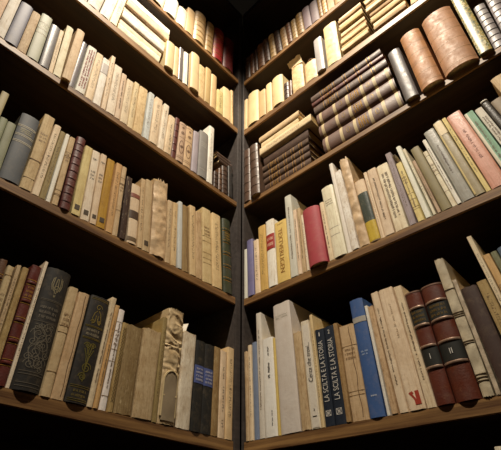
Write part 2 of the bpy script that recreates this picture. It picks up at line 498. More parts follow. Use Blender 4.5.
        B.lines('stamped_line', [h * z for z in (.03, .055, .115, .135, .52, .7, .71)], srgb('5f584c'), .0009, -.85, .85)
        B.script('stamped_title', h * .54, h * .66, 0, .7, srgb('6f675a'), flat=True, rows=3)
    if 'ornG' in f:
        g = srgb('a08f50'); gr = srgb('8c8446')
        seg = [spiral(0, h * .88, .0065, 1.3, asp)] + mir([[(.06, h * .85), (.3, h * .82), (.45, h * .76), (.2, h * .74)], [(.1, h * .8), (.12, h * .74), (.4, h * .71)], spiral(.32, h * .73, .004, 1.5, asp)])
        B.strokes('gilt_figure', seg, g, .0014, 'gilt')
        seg = mir([spiral(.25, h * .5, .006, 1.8, asp), [(0, h * .3), (.15, h * .4), (.45, h * .47)], [(.1, h * .42), (.3, h * .53)]]) + [spiral(.1, h * .3, .009, 2, asp), spiral(-.1, h * .22, .007, 2, asp, -1), [(.05 * math.sin(k), h * (.18 + .3 * k / 12)) for k in range(13)]]
        B.strokes('gilt_flowers', seg, gr, .0015, 'gilt')
        B.lines('gilt_line', [h * z for z in (.02, .035, .13, .145, .565, .575, .68, .69, .96, .975)], srgb('8f8048'), .0009, -.88, .88, 'gilt')
        B.script('stamped_title', h * .585, h * .67, 0, .65, srgb('8a8068'), flat=True, rows=2)
        B.script('gilt_foot_ornament', h * .045, h * .12, 0, .6, g, 'gilt', True, rows=2)
    if 'bluelab' in f:
        lb = B.patch('blue_label', h * .50, h * .70, srgb('4a5890'))
        B.script('label_lettering', h * .52, h * .68, 0, .7, srgb('a7a6b4'), flat=True, rows=4, on=lb)
    if 'redlabel' in f:
        lb = B.patch('red_label', h * .53, h * .76, srgb('9c2a24'), e=.0006)
        B.script('label_lettering', h * .56, h * .73, 0, .65, srgb('d8b8a0'), flat=True, rows=2, on=lb)
    if 'textv' in f:
        B.text('title_lettering', 'TEXTVERLIGEN', h * .50, -.02, h * .72, srgb('a07030'), up=False, maxh=w * .34, bold=.004)
        B.script('author_lettering', h * .93, h * .965, 0, .5, srgb('8a6428'), flat=True, rows=1)
    for n in '12':
        if 'scilta' + n in f:
            B.text('title_lettering', 'LA SCILTA E LA STORIA', h * .545, .0, h * .63, SILV, up=True, maxh=w * .52)
            B.text('volume_number', n, h * .935, 0., w * (.12 if n == '1' else .24), SILV, maxh=h * .045, upright=True)
            k = w * .22; z = h * .12; v = .5
            B.strokes('publisher_emblem', [[(-v, z - k), (v, z - k), (v, z + k), (-v, z + k), (-v, z - k)], [(-v, z - k), (v, z + k)], [(-v, z + k), (v, z - k)], [(-v * .5, z), (0, z + k * .5), (v * .5, z), (0, z - k * .5), (-v * .5, z)]], SILV, .0011)
    if 'cerca' in f:
        lb = B.patch('white_panel', h * .01, h * .955, srgb('ded6c8'), -.55, .8)
        B.text('title_lettering', 'Cerca che trovi...', h * .58, .14, h * .37, BLK, up=True, maxh=w * .46, shear=.25, on=lb)
        B.strokes('publisher_emblem', [[(.1, h * .145), (.2, h * .15), (.15, h * .165), (.1, h * .145)], [(-.3, h * .1), (.55, h * .1)]], BLK, .0012, e=.0008, on=lb)
    if 'wtext' in f:
        B.script('title_lettering', h * .56, h * .72, .1, .24, BLK, dens=.002); B.script('author_lettering', h * .80, h * .90, .1, .2, INK, dens=.002)
        B.script('publisher_lettering', h * .1, h * .24, .3, .12, srgb('777'*2), dens=.002)
    if 'bigwhite' in f:
        B.script('pale_title', h * .86, h * .9, 0, .7, srgb('aaa596'), flat=True, rows=2)
    if 'logo' in f:
        B.patch('red_emblem', 0, 0, srgb('a63a26'), parts=[(h * .035, h * .13, .2, .66), (h * .035, h * .075, -.02, .2)])
        B.strokes('red_emblem_arm', [[(-.42, h * .124), (-.16, h * .10), (.2, h * .058)], [(-.2, h * .128), (-.05, h * .112)]], srgb('a63a26'), .0034, 'label')
        B.script('printed_title', h * .55, h * .85, .1, .18, srgb('c2a888'), dens=.0035)
    if 'blueband' in f:
        B.patch('pale_band', h * .775, h * .825, srgb('a8a49c')); B.script('title_lettering', h * .48, h * .53, 0, .5, srgb('9fb0cc'), flat=True, rows=2)
        B.script('foot_lettering', h * .15, h * .17, .1, .35, srgb('c8ccd4'), flat=True, rows=1)
    if 'volI' in f or 'volII' in f:
        for z in (.295, .475, .665, .835): B.band(h * z, .0026, .0022, srgb('b79a86'), MAT['gilt'])
        lb = B.patch('black_label', h * .31, h * .46, srgb('1f201c')); lt = B.patch('title_label', h * .68, h * .82, srgb('1f201c'))
        B.script('gilt_title', h * .69, h * .81, 0, .7, DGOLD, 'gilt', True, rows=3, on=lt)
        B.text('volume_number', 'I' if 'volI' in f else 'II', h * .385, 0, w * (.04 if 'volI' in f else .12), SILV, upright=True, maxh=h * .045, on=lb)
        B.patch('head_rim', h * .985, h * .998, srgb('a08070'), mat='gilt')
    if 'vbands' in f:
        B.lines('ink_line', [h * z for z in (.1, .12, .14, .34, .355, .53, .545, .56, .74)], srgb('83745c'), .0007)
    if 'greenyellow' in f:
        B.patch('green_band', h * .30, h * .77, srgb('3f4a44'), mat='glossy'); B.patch('yellow_band', h * .01, h * .30, srgb('cbb040'), mat='glossy')
    if 'ring' in f: B.band(h * .985, .0022, .0018, srgb('c9c2b4'), MAT['label'])
    if 'gloss' in f: B.script('printed_title', h * .35, h * .75, 0, .25, srgb('5a4238') if 'pink' not in B.cname else srgb('8a4a3c'), dens=.003)
    if 'gloss2' in f: B.patch('cream_head', h * .80, h * .985, srgb('dcc9a0')); B.patch('cream_edge', h * .02, h * .8, srgb('d8c58e'), -.99, -.62)
    if 'teal' in B.cname: B.patch('cream_edge', h * .01, h * .99, srgb('d9d2bc'), -.98, -.4)
    if 'wreck' in f:
        seg = []
        arch = [(-.8, h * .06), (-.8, h * .33)] + [(-.8 * math.cos(a), h * .33 + .022 * math.sin(a)) for a in [k * math.pi / 8 for k in range(1, 8)]] + [(.8, h * .33), (.8, h * .06)]
        n = 12; verts = []; faces = []
        for i in range(n + 1):
            v = -.78 + 1.56 * i / n; top = h * .33 + .022 * math.sqrt(max(0, 1 - (v / .8) ** 2))
            for k in range(9):
                z = h * .03 + (top - h * .03) * k / 8
                verts.append((B.surf(v, z) + .0012, v * w / 2, z))
        for i in range(n):
            for k in range(8): a = i * 9 + k; faces.append((a, a + 9, a + 10, a + 1))
        link('bare_patch', verts, faces, MAT['cloth'], B.root, srgb('93846c'))
        B.strokes('torn_rim', [arch, [(-.78, h * .22), (.78, h * .225)]], srgb('cdb98e'), .0024, 'label', .0022)

def spiral_list(h, asp): return [spiral(0, h * .82, .006, 1, asp)]

# ------------------------------------------------------------------ the place
def structure(o): o['kind'] = 'structure'; return o
SHELVES = [(-.36, -.338), (0., .0216), (.33, .3487), (.653, .6698), (.988, 1.0129), (1.294, 1.3158)]      # underside, top
DEEP = .27; LEN = 1.05; TOP = 1.86; LOW = -.80

def bookcase(name, label, side):
    """side 'L': runs along -y behind x = 0; 'R': runs along +x behind y = 0. Parts use (depth, run, z)."""
    root = empty(name, (0, 0, LOW), (0, 0, 0))
    root['label'] = label; root['category'] = 'bookcase'; root['group'] = 'corner bookcases'
    st = .02 if side == 'L' else .0085
    def bx(nm, d0, d1, u0, u1, z0, z1, mat, bev=.0015):
        # local frame: Y along the run so the grain follows it
        o = boxes(nm, [(-d1, -d0, -u1, -u0, z0 - LOW, z1 - LOW)], mat, root, None, bev)
        if side == 'R': o.rotation_euler = (0, 0, math.pi / 2); o.scale = (1, 1, 1)
        return o
    if side == 'R':
        def bx(nm, d0, d1, u0, u1, z0, z1, mat, bev=.0015):
            o = boxes(nm, [(d0, d1, -u1, -u0, z0 - LOW, z1 - LOW)], mat, root, None, bev)
            o.rotation_euler = (0, 0, math.pi / 2)      # (d, -u) -> (u, d)
            return o
    for z, zt in SHELVES:
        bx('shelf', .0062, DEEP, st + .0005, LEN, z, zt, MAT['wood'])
        bx('lit_shelf_edge', 0, .006, st + .0005, LEN, z, zt, MAT['lit_edge'], .001)  # added strip: light falling on the shelf front, painted as paler wood
    bx('top_board', 0, DEEP, 0.0005, LEN + .02, TOP, TOP + .03, MAT['wood'])
    bx('bottom_board', .0, DEEP, st + .0005, LEN, LOW, LOW + .06, MAT['wood'])
    bx('upright', -.0005 if side == 'L' else 0, DEEP, 0.0003, st, LOW, TOP, MAT['upright'], .0025)
    bx('upright', 0, DEEP, LEN, LEN + .02, LOW, TOP, MAT['upright'])
    bx('back_panel', DEEP, DEEP + .008, 0.0003, LEN + .02, LOW, TOP, MAT['backwood'], 0)
    return root
bookcase('bookcase', 'dark wooden bookcase with five visible shelves on the left of the corner', 'L')
bookcase('bookcase', 'dark wooden bookcase with five visible shelves on the right of the corner', 'R')

structure(boxes('floor', [(-.35, 3, -3, .35, LOW - .04, LOW)], MAT['floor']))
structure(boxes('wall_left', [(-.36, -.29, -3, .36, LOW, 2.6)], MAT['wall'], None, srgb('4a3d33')))
structure(boxes('wall_right', [(-.29, 3, .29, .36, LOW, 2.6)], MAT['wall'], None, srgb('4a3d33')))

# ------------------------------------------------------------------ books
BOOKS = """
L4 0 0.0342 0.0208 0.1928 -0.61 p lightorange - | pale orange-tan paperback against the corner post
L4 0 0.0549 0.0190 0.1787 -0.42 p cream blot | cream paperback with dark blots along spine
L4 0 0.0742 0.0180 0.1819 -0.06 p tanbrown torn | small tan-brown worn book
L4 0 0.0975 0.0270 0.1796 0.15 h dblack bluelab | black cloth book with blue label, right of its pair
L4 0 0.1248 0.0255 0.1796 0.08 h dblack bluelab | black cloth book with blue label, left of its pair
L4 0 0.1554 0.0337 0.1898 0.02 p pale torn | pale grey-cream book right of the wrecked spine
L4 0 0.1947 0.0423 0.2278 0.48 w tan wreck | fat wrecked book with crumpled spine leather and arched bare patch
L4 0 0.2220 0.0097 0.1995 1.08 p olive - | olive-tan book rising behind the wrecked spine
L4 0 0.2487 0.0411 0.1639 1.24 p tan torn | broad tan book with mottled torn spine paper
L4 0 0.2880 0.0351 0.1589 1.17 p brownpaper torn | broad worn brown paper-covered book
L4 0 0.3125 0.0095 0.1575 0.67 p dtan diamonds | narrow ochre paperback with diamond pattern
L4 0 0.3267 0.0123 0.1803 -0.09 p white lines,col | white paperback with grey ring lines down its spine
L4 0 0.3407 0.0087 0.1841 -0.70 p orangetan col | thin orange-tan paperback with vertical lettering
L4 0 0.3511 0.0101 0.1964 -0.76 p cream col | thin cream paperback with vertical lettering
L4 0 0.3760 0.0380 0.1854 -0.22 h black ornG | black book with gilt figure and flowers on spine
L4 0 0.4064 0.0207 0.1825 0.40 p tan seam | plain tan paperback left of gilt-stamped black book
L4 0 0.4260 0.0169 0.1841 0.92 p tan lines | tan paperback with printed rings
L4 0 0.4570 0.0431 0.2036 1.26 h black ornB | thick black book with pale stamped scrollwork and crest
L4 0 0.4822 0.0056 0.2116 1.53 p pale - | thin pale booklet between two dark leather books
L4 0 0.4939 0.0162 0.1959 2.09 l maroon giltbands | maroon leather book with gilt bands
L4 0 0.5079 0.0101 0.1855 2.67 p dtan specks | speckled ochre paperback
L4 0 0.5170 0.0066 0.1856 3.42 p tan - | narrow tan paperback
L4 0 0.5263 0.0103 0.1788 4.06 p dcream lines | yellowed cream paperback with faint printed rings
L4 0 0.5377 0.0110 0.1847 4.56 l brown bands | brown leather book with gilt bands at left photo edge
L3 0 0.0455 0.0309 0.2278 3.92 l dgreen giltbands | dark green leather book with gilt bands by corner post
L3 0 0.0832 0.0321 0.2235 4.53 p lightorange - | broad smooth light tan paperback
L3 0 0.1153 0.0302 0.2218 5.48 p lightorange lines | broad smooth light tan paperback
L3 0 0.1423 0.0198 0.1967 6.01 p tan torn | tan paperback with torn top
L3 0 0.1631 0.0199 0.2014 6.32 p lightorange - | pale tan paperback
L3 0 0.1854 0.0211 0.1890 6.32 p tanbrown seam | tan-brown split paperback
L3 0 0.2048 0.0133 0.1911 5.93 p bluewhite - | thin bluish-white booklet
L3 0 0.2216 0.0154 0.1786 5.42 p lightorange - | pale orange-tan paperback
L3 0 0.2381 0.0145 0.1763 5.20 p tan - | narrow tan book right of ragged-spined book
L3 0 0.2676 0.0409 0.2207 5.75 w tan wreckB | fat tan book with cracked ragged spine
L3 0 0.2995 0.0195 0.1978 6.78 p tan tag | tan paperback with dark square label near foot
L3 0 0.3162 0.0121 0.1892 7.11 p tan - | thin tan book with visible side cover
L3 0 0.3367 0.0229 0.1586 6.39 h cream dbands | cream book with brown cross bands
L3 0 0.3603 0.0146 0.1681 5.24 h dbrown mottle | dark mottled book with pale flecks
L3 0 0.3772 0.0116 0.1909 4.55 p tan lines | tan paperback with faint lettering
L3 0 0.3917 0.0157 0.1897 4.61 p orangetan - | orange-tan paperback right of mustard book
L3 0 0.4115 0.0187 0.1857 5.21 p mustard tag | mustard yellow paperback
L3 0 0.4291 0.0148 0.1883 5.64 p cream numtop,tag | cream paperback with dark numeral beside mustard book
L3 0 0.4465 0.0181 0.1858 5.72 p pale numtop,tag | pale paperback with large dark numeral and foot tag
L3 0 0.4675 0.0186 0.1828 5.17 p ycream tag | yellowish cream paperback with dark tag at foot
L3 0 0.4903 0.0204 0.1930 4.51 l maroon ribs | maroon leather book with many close ribs
L3 0 0.5100 0.0124 0.1814 3.98 p tan lines | tan paperback left of maroon ribbed book
L3 0 0.5227 0.0083 0.1833 3.47 p white - | thin white book among tan ones
L3 0 0.5342 0.0111 0.1815 3.18 p olive - | narrow olive-tan paperback
L3 0 0.5476 0.0139 0.1892 3.16 p cream - | narrow cream-tan paperback
L3 0 0.5666 0.0219 0.1991 3.71 p tan lines | large tan book with torn cap and hairline cracks
L3 0 0.5963 0.0350 0.1682 4.65 h slate pbands | large rounded slate-grey book with pale double bands
L3 0 0.6226 0.0153 0.1266 5.37 h ggreen - | grey-green cloth book left of big grey banded book
L3 0 0.6378 0.0127 0.1266 5.18 h ggreen - | grey-green cloth book at left photo edge
L3 0 0.6534 0.0134 0.1885 4.57 h olivetan - | tall olive-tan cloth book at left photo edge
L3 0 0.6679 0.0116 0.1223 4.16 p olive - | worn olive book outside left photo edge
L2 0 0.0468 0.0189 0.1285 1.83 l dblack - | small black book against the corner post
L2 0 0.0699 0.0252 0.1097 1.88 l dbrown ribs | small dark leather book with pale ribs
L2 0 0.0906 0.0140 0.0863 1.80 l brown ribs | small brown leather book
L2 0 0.1072 0.0170 0.0626 1.54 l dbrown ribs | small dark leather book
L2 0 0.1326 0.0214 0.2450 1.50 p white - | thin tall white book with visible side
L2 0 0.1625 0.0341 0.1892 1.70 h grey glines | broad smooth grey cloth book with light title lines
L2 0 0.1921 0.0209 0.1672 1.79 h lav - | lavender-grey book
L2 0 0.2185 0.0262 0.1637 1.68 h tan ornT | tan book with stamped oval ornament, right of its pair
L2 0 0.2451 0.0245 0.1586 1.55 h pinktan ornT | tan book with stamped oval ornament, left of its pair
L2 0 0.2661 0.0143 0.1652 1.45 h maroon ribs | narrow maroon ribbed book
L2 0 0.2866 0.0235 0.1534 1.42 p cream blot | short cream paperback beside small maroon book
L2 0 0.3087 0.0190 0.1854 1.81 p pale - | pale paperback
L2 0 0.3341 0.0249 0.1846 2.65 p cream - | cream paperback
L2 0 0.3567 0.0187 0.1854 3.44 p bluewhite - | bluish-white paperback
L2 0 0.3828 0.0267 0.1813 3.79 p lightorange mottle | wide mottled light tan paperback
L2 0 0.4049 0.0159 0.1818 3.94 p creamtan - | narrow cream-tan paperback
L2 0 0.4246 0.0211 0.1692 4.48 p cream - | cream paperback
L2 0 0.4433 0.0147 0.1757 4.91 p pinkcream col | narrow pinkish-cream paperback with lettering
L2 0 0.4629 0.0227 0.1879 5.16 p pale - | pale cream paperback
L2 0 0.4822 0.0119 0.2133 4.81 p cream - | narrow tall cream book
L2 0 0.5002 0.0195 0.1816 4.39 p white capgrey | white book with grey band near top
L2 0 0.5214 0.0188 0.1819 3.99 p cream - | cream paperback
L2 0 0.5449 0.0241 0.1832 3.63 p white redtext | white book with rows of reddish lettering
L2 0 0.5667 0.0115 0.1794 3.71 h steel - | narrow grey book
L2 0 0.5833 0.0198 0.1974 4.64 h creamtan over | cream-tan rounded book jutting over shelf edge
L2 0 0.6025 0.0164 0.1925 6.11 h pale - | pale book with tall visible side cover
L2 0 0.6165 0.0100 0.1601 6.64 p cream - | narrow cream book
L2 0 0.6335 0.0204 0.1578 6.34 h steel - | steel-grey shiny rounded book
L2 0 0.6589 0.0246 0.1697 5.84 h ggreyl pbands | grey-green rounded book with pale band lines
L2 0 0.6828 0.0182 0.1546 5.32 h motttan mottle | mottled tan book
L2 0 0.7063 0.0260 0.1546 5.31 h dgrey - | dark grey rounded cloth book
L2 0 0.7301 0.0193 0.1661 5.66 h greywhite - | whitish-grey rounded book at left photo edge
L2 0 0.7502 0.0190 0.1681 5.94 h pinktan - | pinkish-tan book cut by left photo edge
L1 0 0.0480 0.0113 0.1952 1.40 p beige - | thin pale book against the corner post
L1 0 0.0743 0.0380 0.1755 1.55 h beige - | cream rounded book
L1 0 0.1087 0.0284 0.1264 1.65 p olivepale - | pale olive paperback
L1 0 0.1400 0.0263 0.1889 1.59 h dbeige - | tan rounded book
L1 0 0.1680 0.0248 0.1971 1.97 h dtan - | orange-tan rounded book
L1 0 0.1957 0.0256 0.1802 2.92 p beige torn | cream paperback with torn edge
L1 0 0.2300 0.0365 0.1969 4.00 h beige over | cream rounded book
L1 0 0.2621 0.0229 0.1729 4.66 h white dstripe | white book with dark stripe
L1 0 0.2849 0.0163 0.1725 4.70 h greyd - | narrow grey book
L1 0 0.3045 0.0201 0.1556 4.49 h beige - | cream rounded book
L1 0 0.3355 0.0333 0.1356 4.40 h beige over | pale rounded book
L1 1 0.5333 0.0222 0.2709 0.00 p pale - | white book standing against left pile of flat books
L1 1 0.5613 0.0292 0.2522 -0.32 h white - | broad white book cut by top photo edge
L1 1 0.5976 0.0347 0.2610 -0.62 h greywhite - | grey-white rounded book cut by top photo edge
L1 1 0.6309 0.0254 0.2292 -0.89 h white - | slim white book cut by top photo edge
L1 1 0.6685 0.0434 0.1995 -1.01 h pale - | off-white book mostly above top photo edge
L0 0 0.0772 0.0553 0.2283 -0.17 l dred - | dark red leather book against the corner post
L0 0 0.1335 0.0516 0.2287 0.06 l red giltbands | red leather book with gilt ribs
L0 0 0.1811 0.0370 0.2157 0.61 l tanbrown giltbands | brown-tan leather book with gilt ribs
L0 0 0.2322 0.0545 0.2107 1.14 l dbeige giltbands | tan leather book with gilt ribs
L0 0 0.2810 0.0379 0.1734 1.21 h dbeige - | cream-tan rounded book
L0 0 0.3208 0.0372 0.1257 0.54 h pale - | pale rounded book
L0 0 0.3694 0.0526 0.1278 -0.38 h white - | broad white rounded book
L0 0 0.4320 0.0613 0.2013 -2.39 h pale - | white rounded book cut by top photo edge
L0 0 0.4979 0.0536 0.3400 -4.05 h white - | white rounded book at top photo edge
L0 0 0.5577 0.0527 0.3026 -4.80 h pale - | white rounded book above the top photo edge
R4 0 0.0200 0.0089 0.1886 -1.38 p tan mottle | narrow mottled tan book against the corner post
R4 0 0.0304 0.0104 0.2018 -1.21 p cream - | narrow cream paperback
R4 0 0.0436 0.0142 0.2052 -0.91 p bluegrey - | greyish-blue paperback
R4 0 0.0590 0.0150 0.2736 -0.74 p greywhite col | tall thin grey-white book with visible side
R4 0 0.0827 0.0309 0.2034 -0.73 p white wtext | white paperback with vertical black title
R4 0 0.1023 0.0059 0.1984 -0.84 p yellow - | thin yellow spine beside big white book
R4 0 0.1306 0.0479 0.2750 -1.04 b greywhite bigwhite | big thick white book, tallest at this end
R4 0 0.1659 0.0206 0.1945 -1.10 p tan torn | mottled tan paperback
R4 0 0.1884 0.0216 0.2119 -0.79 p pale cerca | cream paperback with cursive title on white panel
R4 0 0.2037 0.0074 0.2208 -0.33 p lightorange - | narrow pale orange paperback with visible side
R4 0 0.2185 0.0206 0.1838 -0.04 p navy scilta1 | navy volume numbered 1 with vertical silver title
R4 0 0.2406 0.0221 0.1834 0.11 p navy scilta2 | navy volume numbered 2 with vertical silver title
R4 0 0.2576 0.0101 0.1842 0.19 p tanbrown torn | narrow tan book with torn cap
R4 0 0.2799 0.0325 0.1736 0.13 p tan lines,seam | broad tan paperback with printed rings left of blue book
R4 0 0.3119 0.0278 0.2179 -0.24 h blue blueband | bright blue cloth book with pale band
R4 0 0.3315 0.0054 0.1986 -0.67 p white - | thin white booklet right of blue book
R4 0 0.3426 0.0109 0.1942 -1.21 p tan torn | narrow tan book with ragged spine
R4 0 0.3582 0.0154 0.2183 -1.70 p pinkcream col | pinkish-cream paperback with small lettering
R4 0 0.3809 0.0283 0.2172 -1.66 p cream logo | broad cream paperback with red printed emblem at foot
R4 0 0.4031 0.0145 0.2143 -1.39 p cream col | cream paperback left of maroon volume one
R4 0 0.4249 0.0275 0.1918 -1.07 l redbrown volI | maroon leather volume numbered I with black labels
R4 0 0.4579 0.0366 0.1936 -0.84 l redbrown volII | maroon leather volume numbered II with black labels
R4 0 0.4859 0.0164 0.2365 -0.87 w vellum vbands | tall wrinkled vellum book with line bands
R4 0 0.4994 0.0064 0.1901 -1.27 w vellum - | shorter crinkled vellum book behind the tall one
R4 0 0.5175 0.0242 0.1680 -1.75 h dbrown2 - | plain dark brown book
R4 0 0.5408 0.0156 0.1728 -2.62 p dtan - | light brown book
R4 0 0.5562 0.0078 0.2565 -3.29 p cream - | thin tall cream book leaning, side cover showing
R4 0 0.5687 0.0115 0.2139 -3.81 p orangetan lines | orange-tan paperback
R4 0 0.5807 0.0098 0.2135 -3.89 p ggreen - | grey-green narrow book
R4 0 0.5966 0.0192 0.2171 -3.91 h bluegrey2 - | blue-grey book with pale curled cap at right photo edge
R3 0 0.0147 0.0095 0.1516 0.00 p greywhite mottle | small mottled grey-white book by corner post
R3 0 0.0341 0.0216 0.1749 -0.97 h purple - | small purple-blue book
R3 0 0.0550 0.0179 0.1656 -1.08 p cream - | small pale cream paperback
R3 0 0.0773 0.0250 0.2015 -0.77 p ochre - | ochre yellow paperback
R3 0 0.1052 0.0271 0.2057 -0.31 h white redlabel | white rounded book with red label
R3 0 0.1391 0.0385 0.1835 -0.00 p yellow textv | yellow paperback with vertical brown capitals
R3 0 0.1701 0.0214 0.2533 0.17 p greywhite col | tall grey-white book with visible side
R3 0 0.1871 0.0111 0.1933 0.37 p cream col | narrow cream paperback with lettering
R3 0 0.1992 0.0108 0.1917 0.27 p tan col | narrow tan paperback with lettering
R3 0 0.2103 0.0061 0.1642 -0.19 p pale - | very thin pale booklet left of red book
R3 0 0.2404 0.0475 0.1651 -0.97 h clothred over | wide plain red rounded book
R3 0 0.2728 0.0119 0.1713 -1.43 p cream col | thin cream book with vertical lettering right of red book
R3 0 0.2956 0.0318 0.2088 -1.48 h pale pbl | pale glossy book with two ruled lines
R3 0 0.3179 0.0100 0.2784 -1.36 p white - | tall thin white booklet
R3 0 0.3331 0.0173 0.2407 -1.53 p white torn | white booklet with ragged foot
R3 0 0.3545 0.0226 0.2730 -1.70 w tan wreckB | tall torn tan book with dark side cover
R3 0 0.3786 0.0241 0.1750 -1.53 h cream greenyellow | cream book with dark green and yellow bands
R3 0 0.3956 0.0081 0.1907 -1.08 p cream - | thin cream booklet
R3 0 0.4110 0.0211 0.1888 -0.73 p pinkcream col | pinkish paperback with faint lettering
R3 0 0.4365 0.0269 0.1862 -0.95 p pale col2 | broad pale paperback with two columns of lettering
R3 0 0.4596 0.0136 0.2088 -1.50 p purplegrey - | thin purplish-grey book
R3 0 0.4759 0.0127 0.1658 -2.19 p ycream lines,col | yellow-cream paperback with vertical lettering
R3 0 0.4906 0.0103 0.2104 -2.95 p white - | white paperback, tall, leaning
R3 0 0.5029 0.0053 0.1945 -3.83 p pale - | thin pale booklet
R3 0 0.5119 0.0063 0.1498 -4.47 p pinktan col | narrow pinkish-tan paperback
R3 0 0.5257 0.0179 0.1833 -4.81 h oliveb - | brown-olive rounded cloth book
R3 0 0.5399 0.0087 0.1590 -4.78 p pale lines | thin cream book with rung-like lettering
R3 0 0.5490 0.0077 0.1885 -4.66 p white col | thin grey-white book with lettering
R3 0 0.5649 0.0224 0.2078 -4.43 p grey2 gloss | glossy grey book with dark title
R3 0 0.5856 0.0173 0.2173 -4.18 p olivegrey gloss2 | glossy olive-grey book with cream top
R3 0 0.5993 0.0083 0.2189 -4.07 p ycream - | narrow yellow-cream book
R3 0 0.6188 0.0283 0.2154 -4.15 p pink gloss | broad salmon pink paperback with glossy foot
R3 0 0.6437 0.0177 0.1972 -4.48 p teal col | teal and cream paperback with lettering
R3 0 0.6627 0.0144 0.1938 -5.00 p greywhite col2 | grey-white paperback with dark lettering
R3 0 0.6795 0.0126 0.2048 -5.50 h dgrey2 ring | dark book with pale rim on its rounded cap
R3 0 0.6974 0.0211 0.1922 -5.52 h greybrown - | grey-brown rounded book
R3 0 0.7212 0.0231 0.2473 -5.22 h tan - | taller tan book at right photo edge
R2 0 0.0235 0.0272 0.2296 0.00 l dbrown3 ribs | worn dark brown ribbed leather book by corner post
R2 0 0.0606 0.0351 0.2213 -1.13 l dbrown3 ribs,over | worn dark brown ribbed leather book beside flat pile
R2 1 0.5458 0.0312 0.2020 0.38 l greyd2 over | shiny dark grey leather book
R2 1 0.5932 0.0490 0.2242 0.87 l lbrown2 thinlines,over | broad light brown leather book
R2 1 0.6573 0.0694 0.2289 2.00 l lbrown thinlines,over | widest light brown leather book with worn spine
R2 1 0.7078 0.0250 0.2416 3.18 h marble marbled,over | book with gold-green marbled spine
R2 1 0.7331 0.0219 0.1647 4.27 l greyp ribs | grey leather book with close ribs
R2 1 0.7582 0.0239 0.1693 5.25 l greyp ribs | grey leather book at right photo edge
R2 1 0.7856 0.0266 0.1620 5.67 h brown - | brown book outside right photo edge
R1 0 0.0172 0.0147 0.1721 0.85 h beige - | narrow pale book against corner post
R1 0 0.0524 0.0504 0.1788 0.93 h beige - | broad cream rounded book
R1 0 0.0967 0.0315 0.1467 0.98 h dbeige - | cream rounded book
R1 0 0.1269 0.0241 0.1605 1.07 h beige - | narrow pale rounded book
R1 0 0.1649 0.0470 0.1562 1.68 h beige - | wide smooth cream rounded book
R1 0 0.2016 0.0194 0.0843 2.61 l dbrown ribs | small brown book with gilt decoration
R1 0 0.2182 0.0109 0.0780 2.94 l brown - | narrow brown book
R1 0 0.2488 0.0459 0.1526 2.48 w beige wreckB | cream pamphlet bundle with ragged torn top
R1 0 0.3018 0.0439 0.1017 2.31 w beige - | cream ragged book with loose cover loop
R1 0 0.3419 0.0305 0.1800 2.94 h steelw over | slim silver-grey rounded book jutting forward
R1 0 0.3850 0.0479 0.2226 3.41 w beige - | wide pale ragged paper bundle
R1 1 0.6392 0.0178 0.1668 10.66 p beige - | white book cut by top photo edge beyond the flat piles
R0 0 0.0293 0.0267 0.1526 0.04 l dbrown ribs | dark brown leather book against the corner post
R0 0 0.0550 0.0210 0.1514 -0.02 l brown ribs | brown leather book
R0 0 0.0759 0.0166 0.1570 -0.53 l dbrown ribs | narrow dark leather book
R0 0 0.1027 0.0314 0.1702 -1.16 l brown ribs | brown leather book
R0 0 0.1344 0.0259 0.1705 -1.68 l dbrown ribs | dark leather book
R0 0 0.1623 0.0260 0.1741 -2.07 l tanbrown ribs | worn brown leather book
R0 0 0.1911 0.0282 0.1605 -2.04 l dbrown ribs | dark brown leather book
R0 0 0.2197 0.0258 0.1497 -1.66 l tanbrown ribs | worn brown leather book
R0 0 0.2447 0.0221 0.1439 -1.07 l brown ribs | brown leather book
R0 0 0.2677 0.0217 0.1413 -0.50 l tanbrown ribs | tan-brown leather book
R0 0 0.2941 0.0289 0.1492 0.03 l goldbrown ribs | golden-brown leather book with ribs
R0 0 0.3253 0.0304 0.1497 0.61 h greyp2 - | greyish-purple cloth book
R0 0 0.3573 0.0314 0.1453 1.27 h greyp2 - | greyish-purple cloth book
R0 0 0.3821 0.0161 0.1458 1.95 l goldbrown ribs | narrow golden-brown leather book with ribs
R0 0 0.3998 0.0163 0.1376 2.48 l orangetan ribs | narrow orange-brown leather book
R0 0 0.4221 0.0246 0.1271 2.67 h pinktan - | pinkish-brown book
R0 0 0.4494 0.0256 0.1149 2.56 h tanbrown - | tan-brown book at top photo edge
R0 0 0.4799 0.0309 0.1067 2.45 l dbrown ribs | dark brown book above top photo edge
"""
ORD = ['', 'first', 'second', 'third', 'fourth', 'fifth', 'sixth', 'seventh', 'eighth', 'ninth', 'tenth', 'eleventh', 'twelfth', 'thirteenth', 'fourteenth', 'fifteenth',
       'sixteenth', 'seventeenth', 'eighteenth', 'nineteenth', 'twentieth', 'twenty-first', 'twenty-second', 'twenty-third', 'twenty-fourth', 'twenty-fifth', 'twenty-sixth', 'twenty-seventh',
       'twenty-eighth', 'twenty-ninth', 'thirtieth', 'thirty-first', 'thirty-second', 'thirty-third', 'thirty-fourth', 'thirty-fifth', 'thirty-sixth', 'thirty-seventh', 'thirty-eighth', 'thirty-ninth', 'fortieth']
ROWNAME = {'4': 'bottom', '3': 'second-lowest', '2': 'middle', '1': 'second-highest', '0': 'top'}
PAGE = [srgb(c) for c in ('d8c08e', 'cdb27c', 'e0cda2', 'c2a670')]
ZT = {4: .0216, 3: .3487, 2: .6698, 1: 1.0129, 0: 1.3158}
GLOSSY = {'gloss', 'gloss2', 'pbl', 'ring'}

def frame(side, u, off, z):
    return (off, -u, z) if side == 'L' else (u, -off, z)

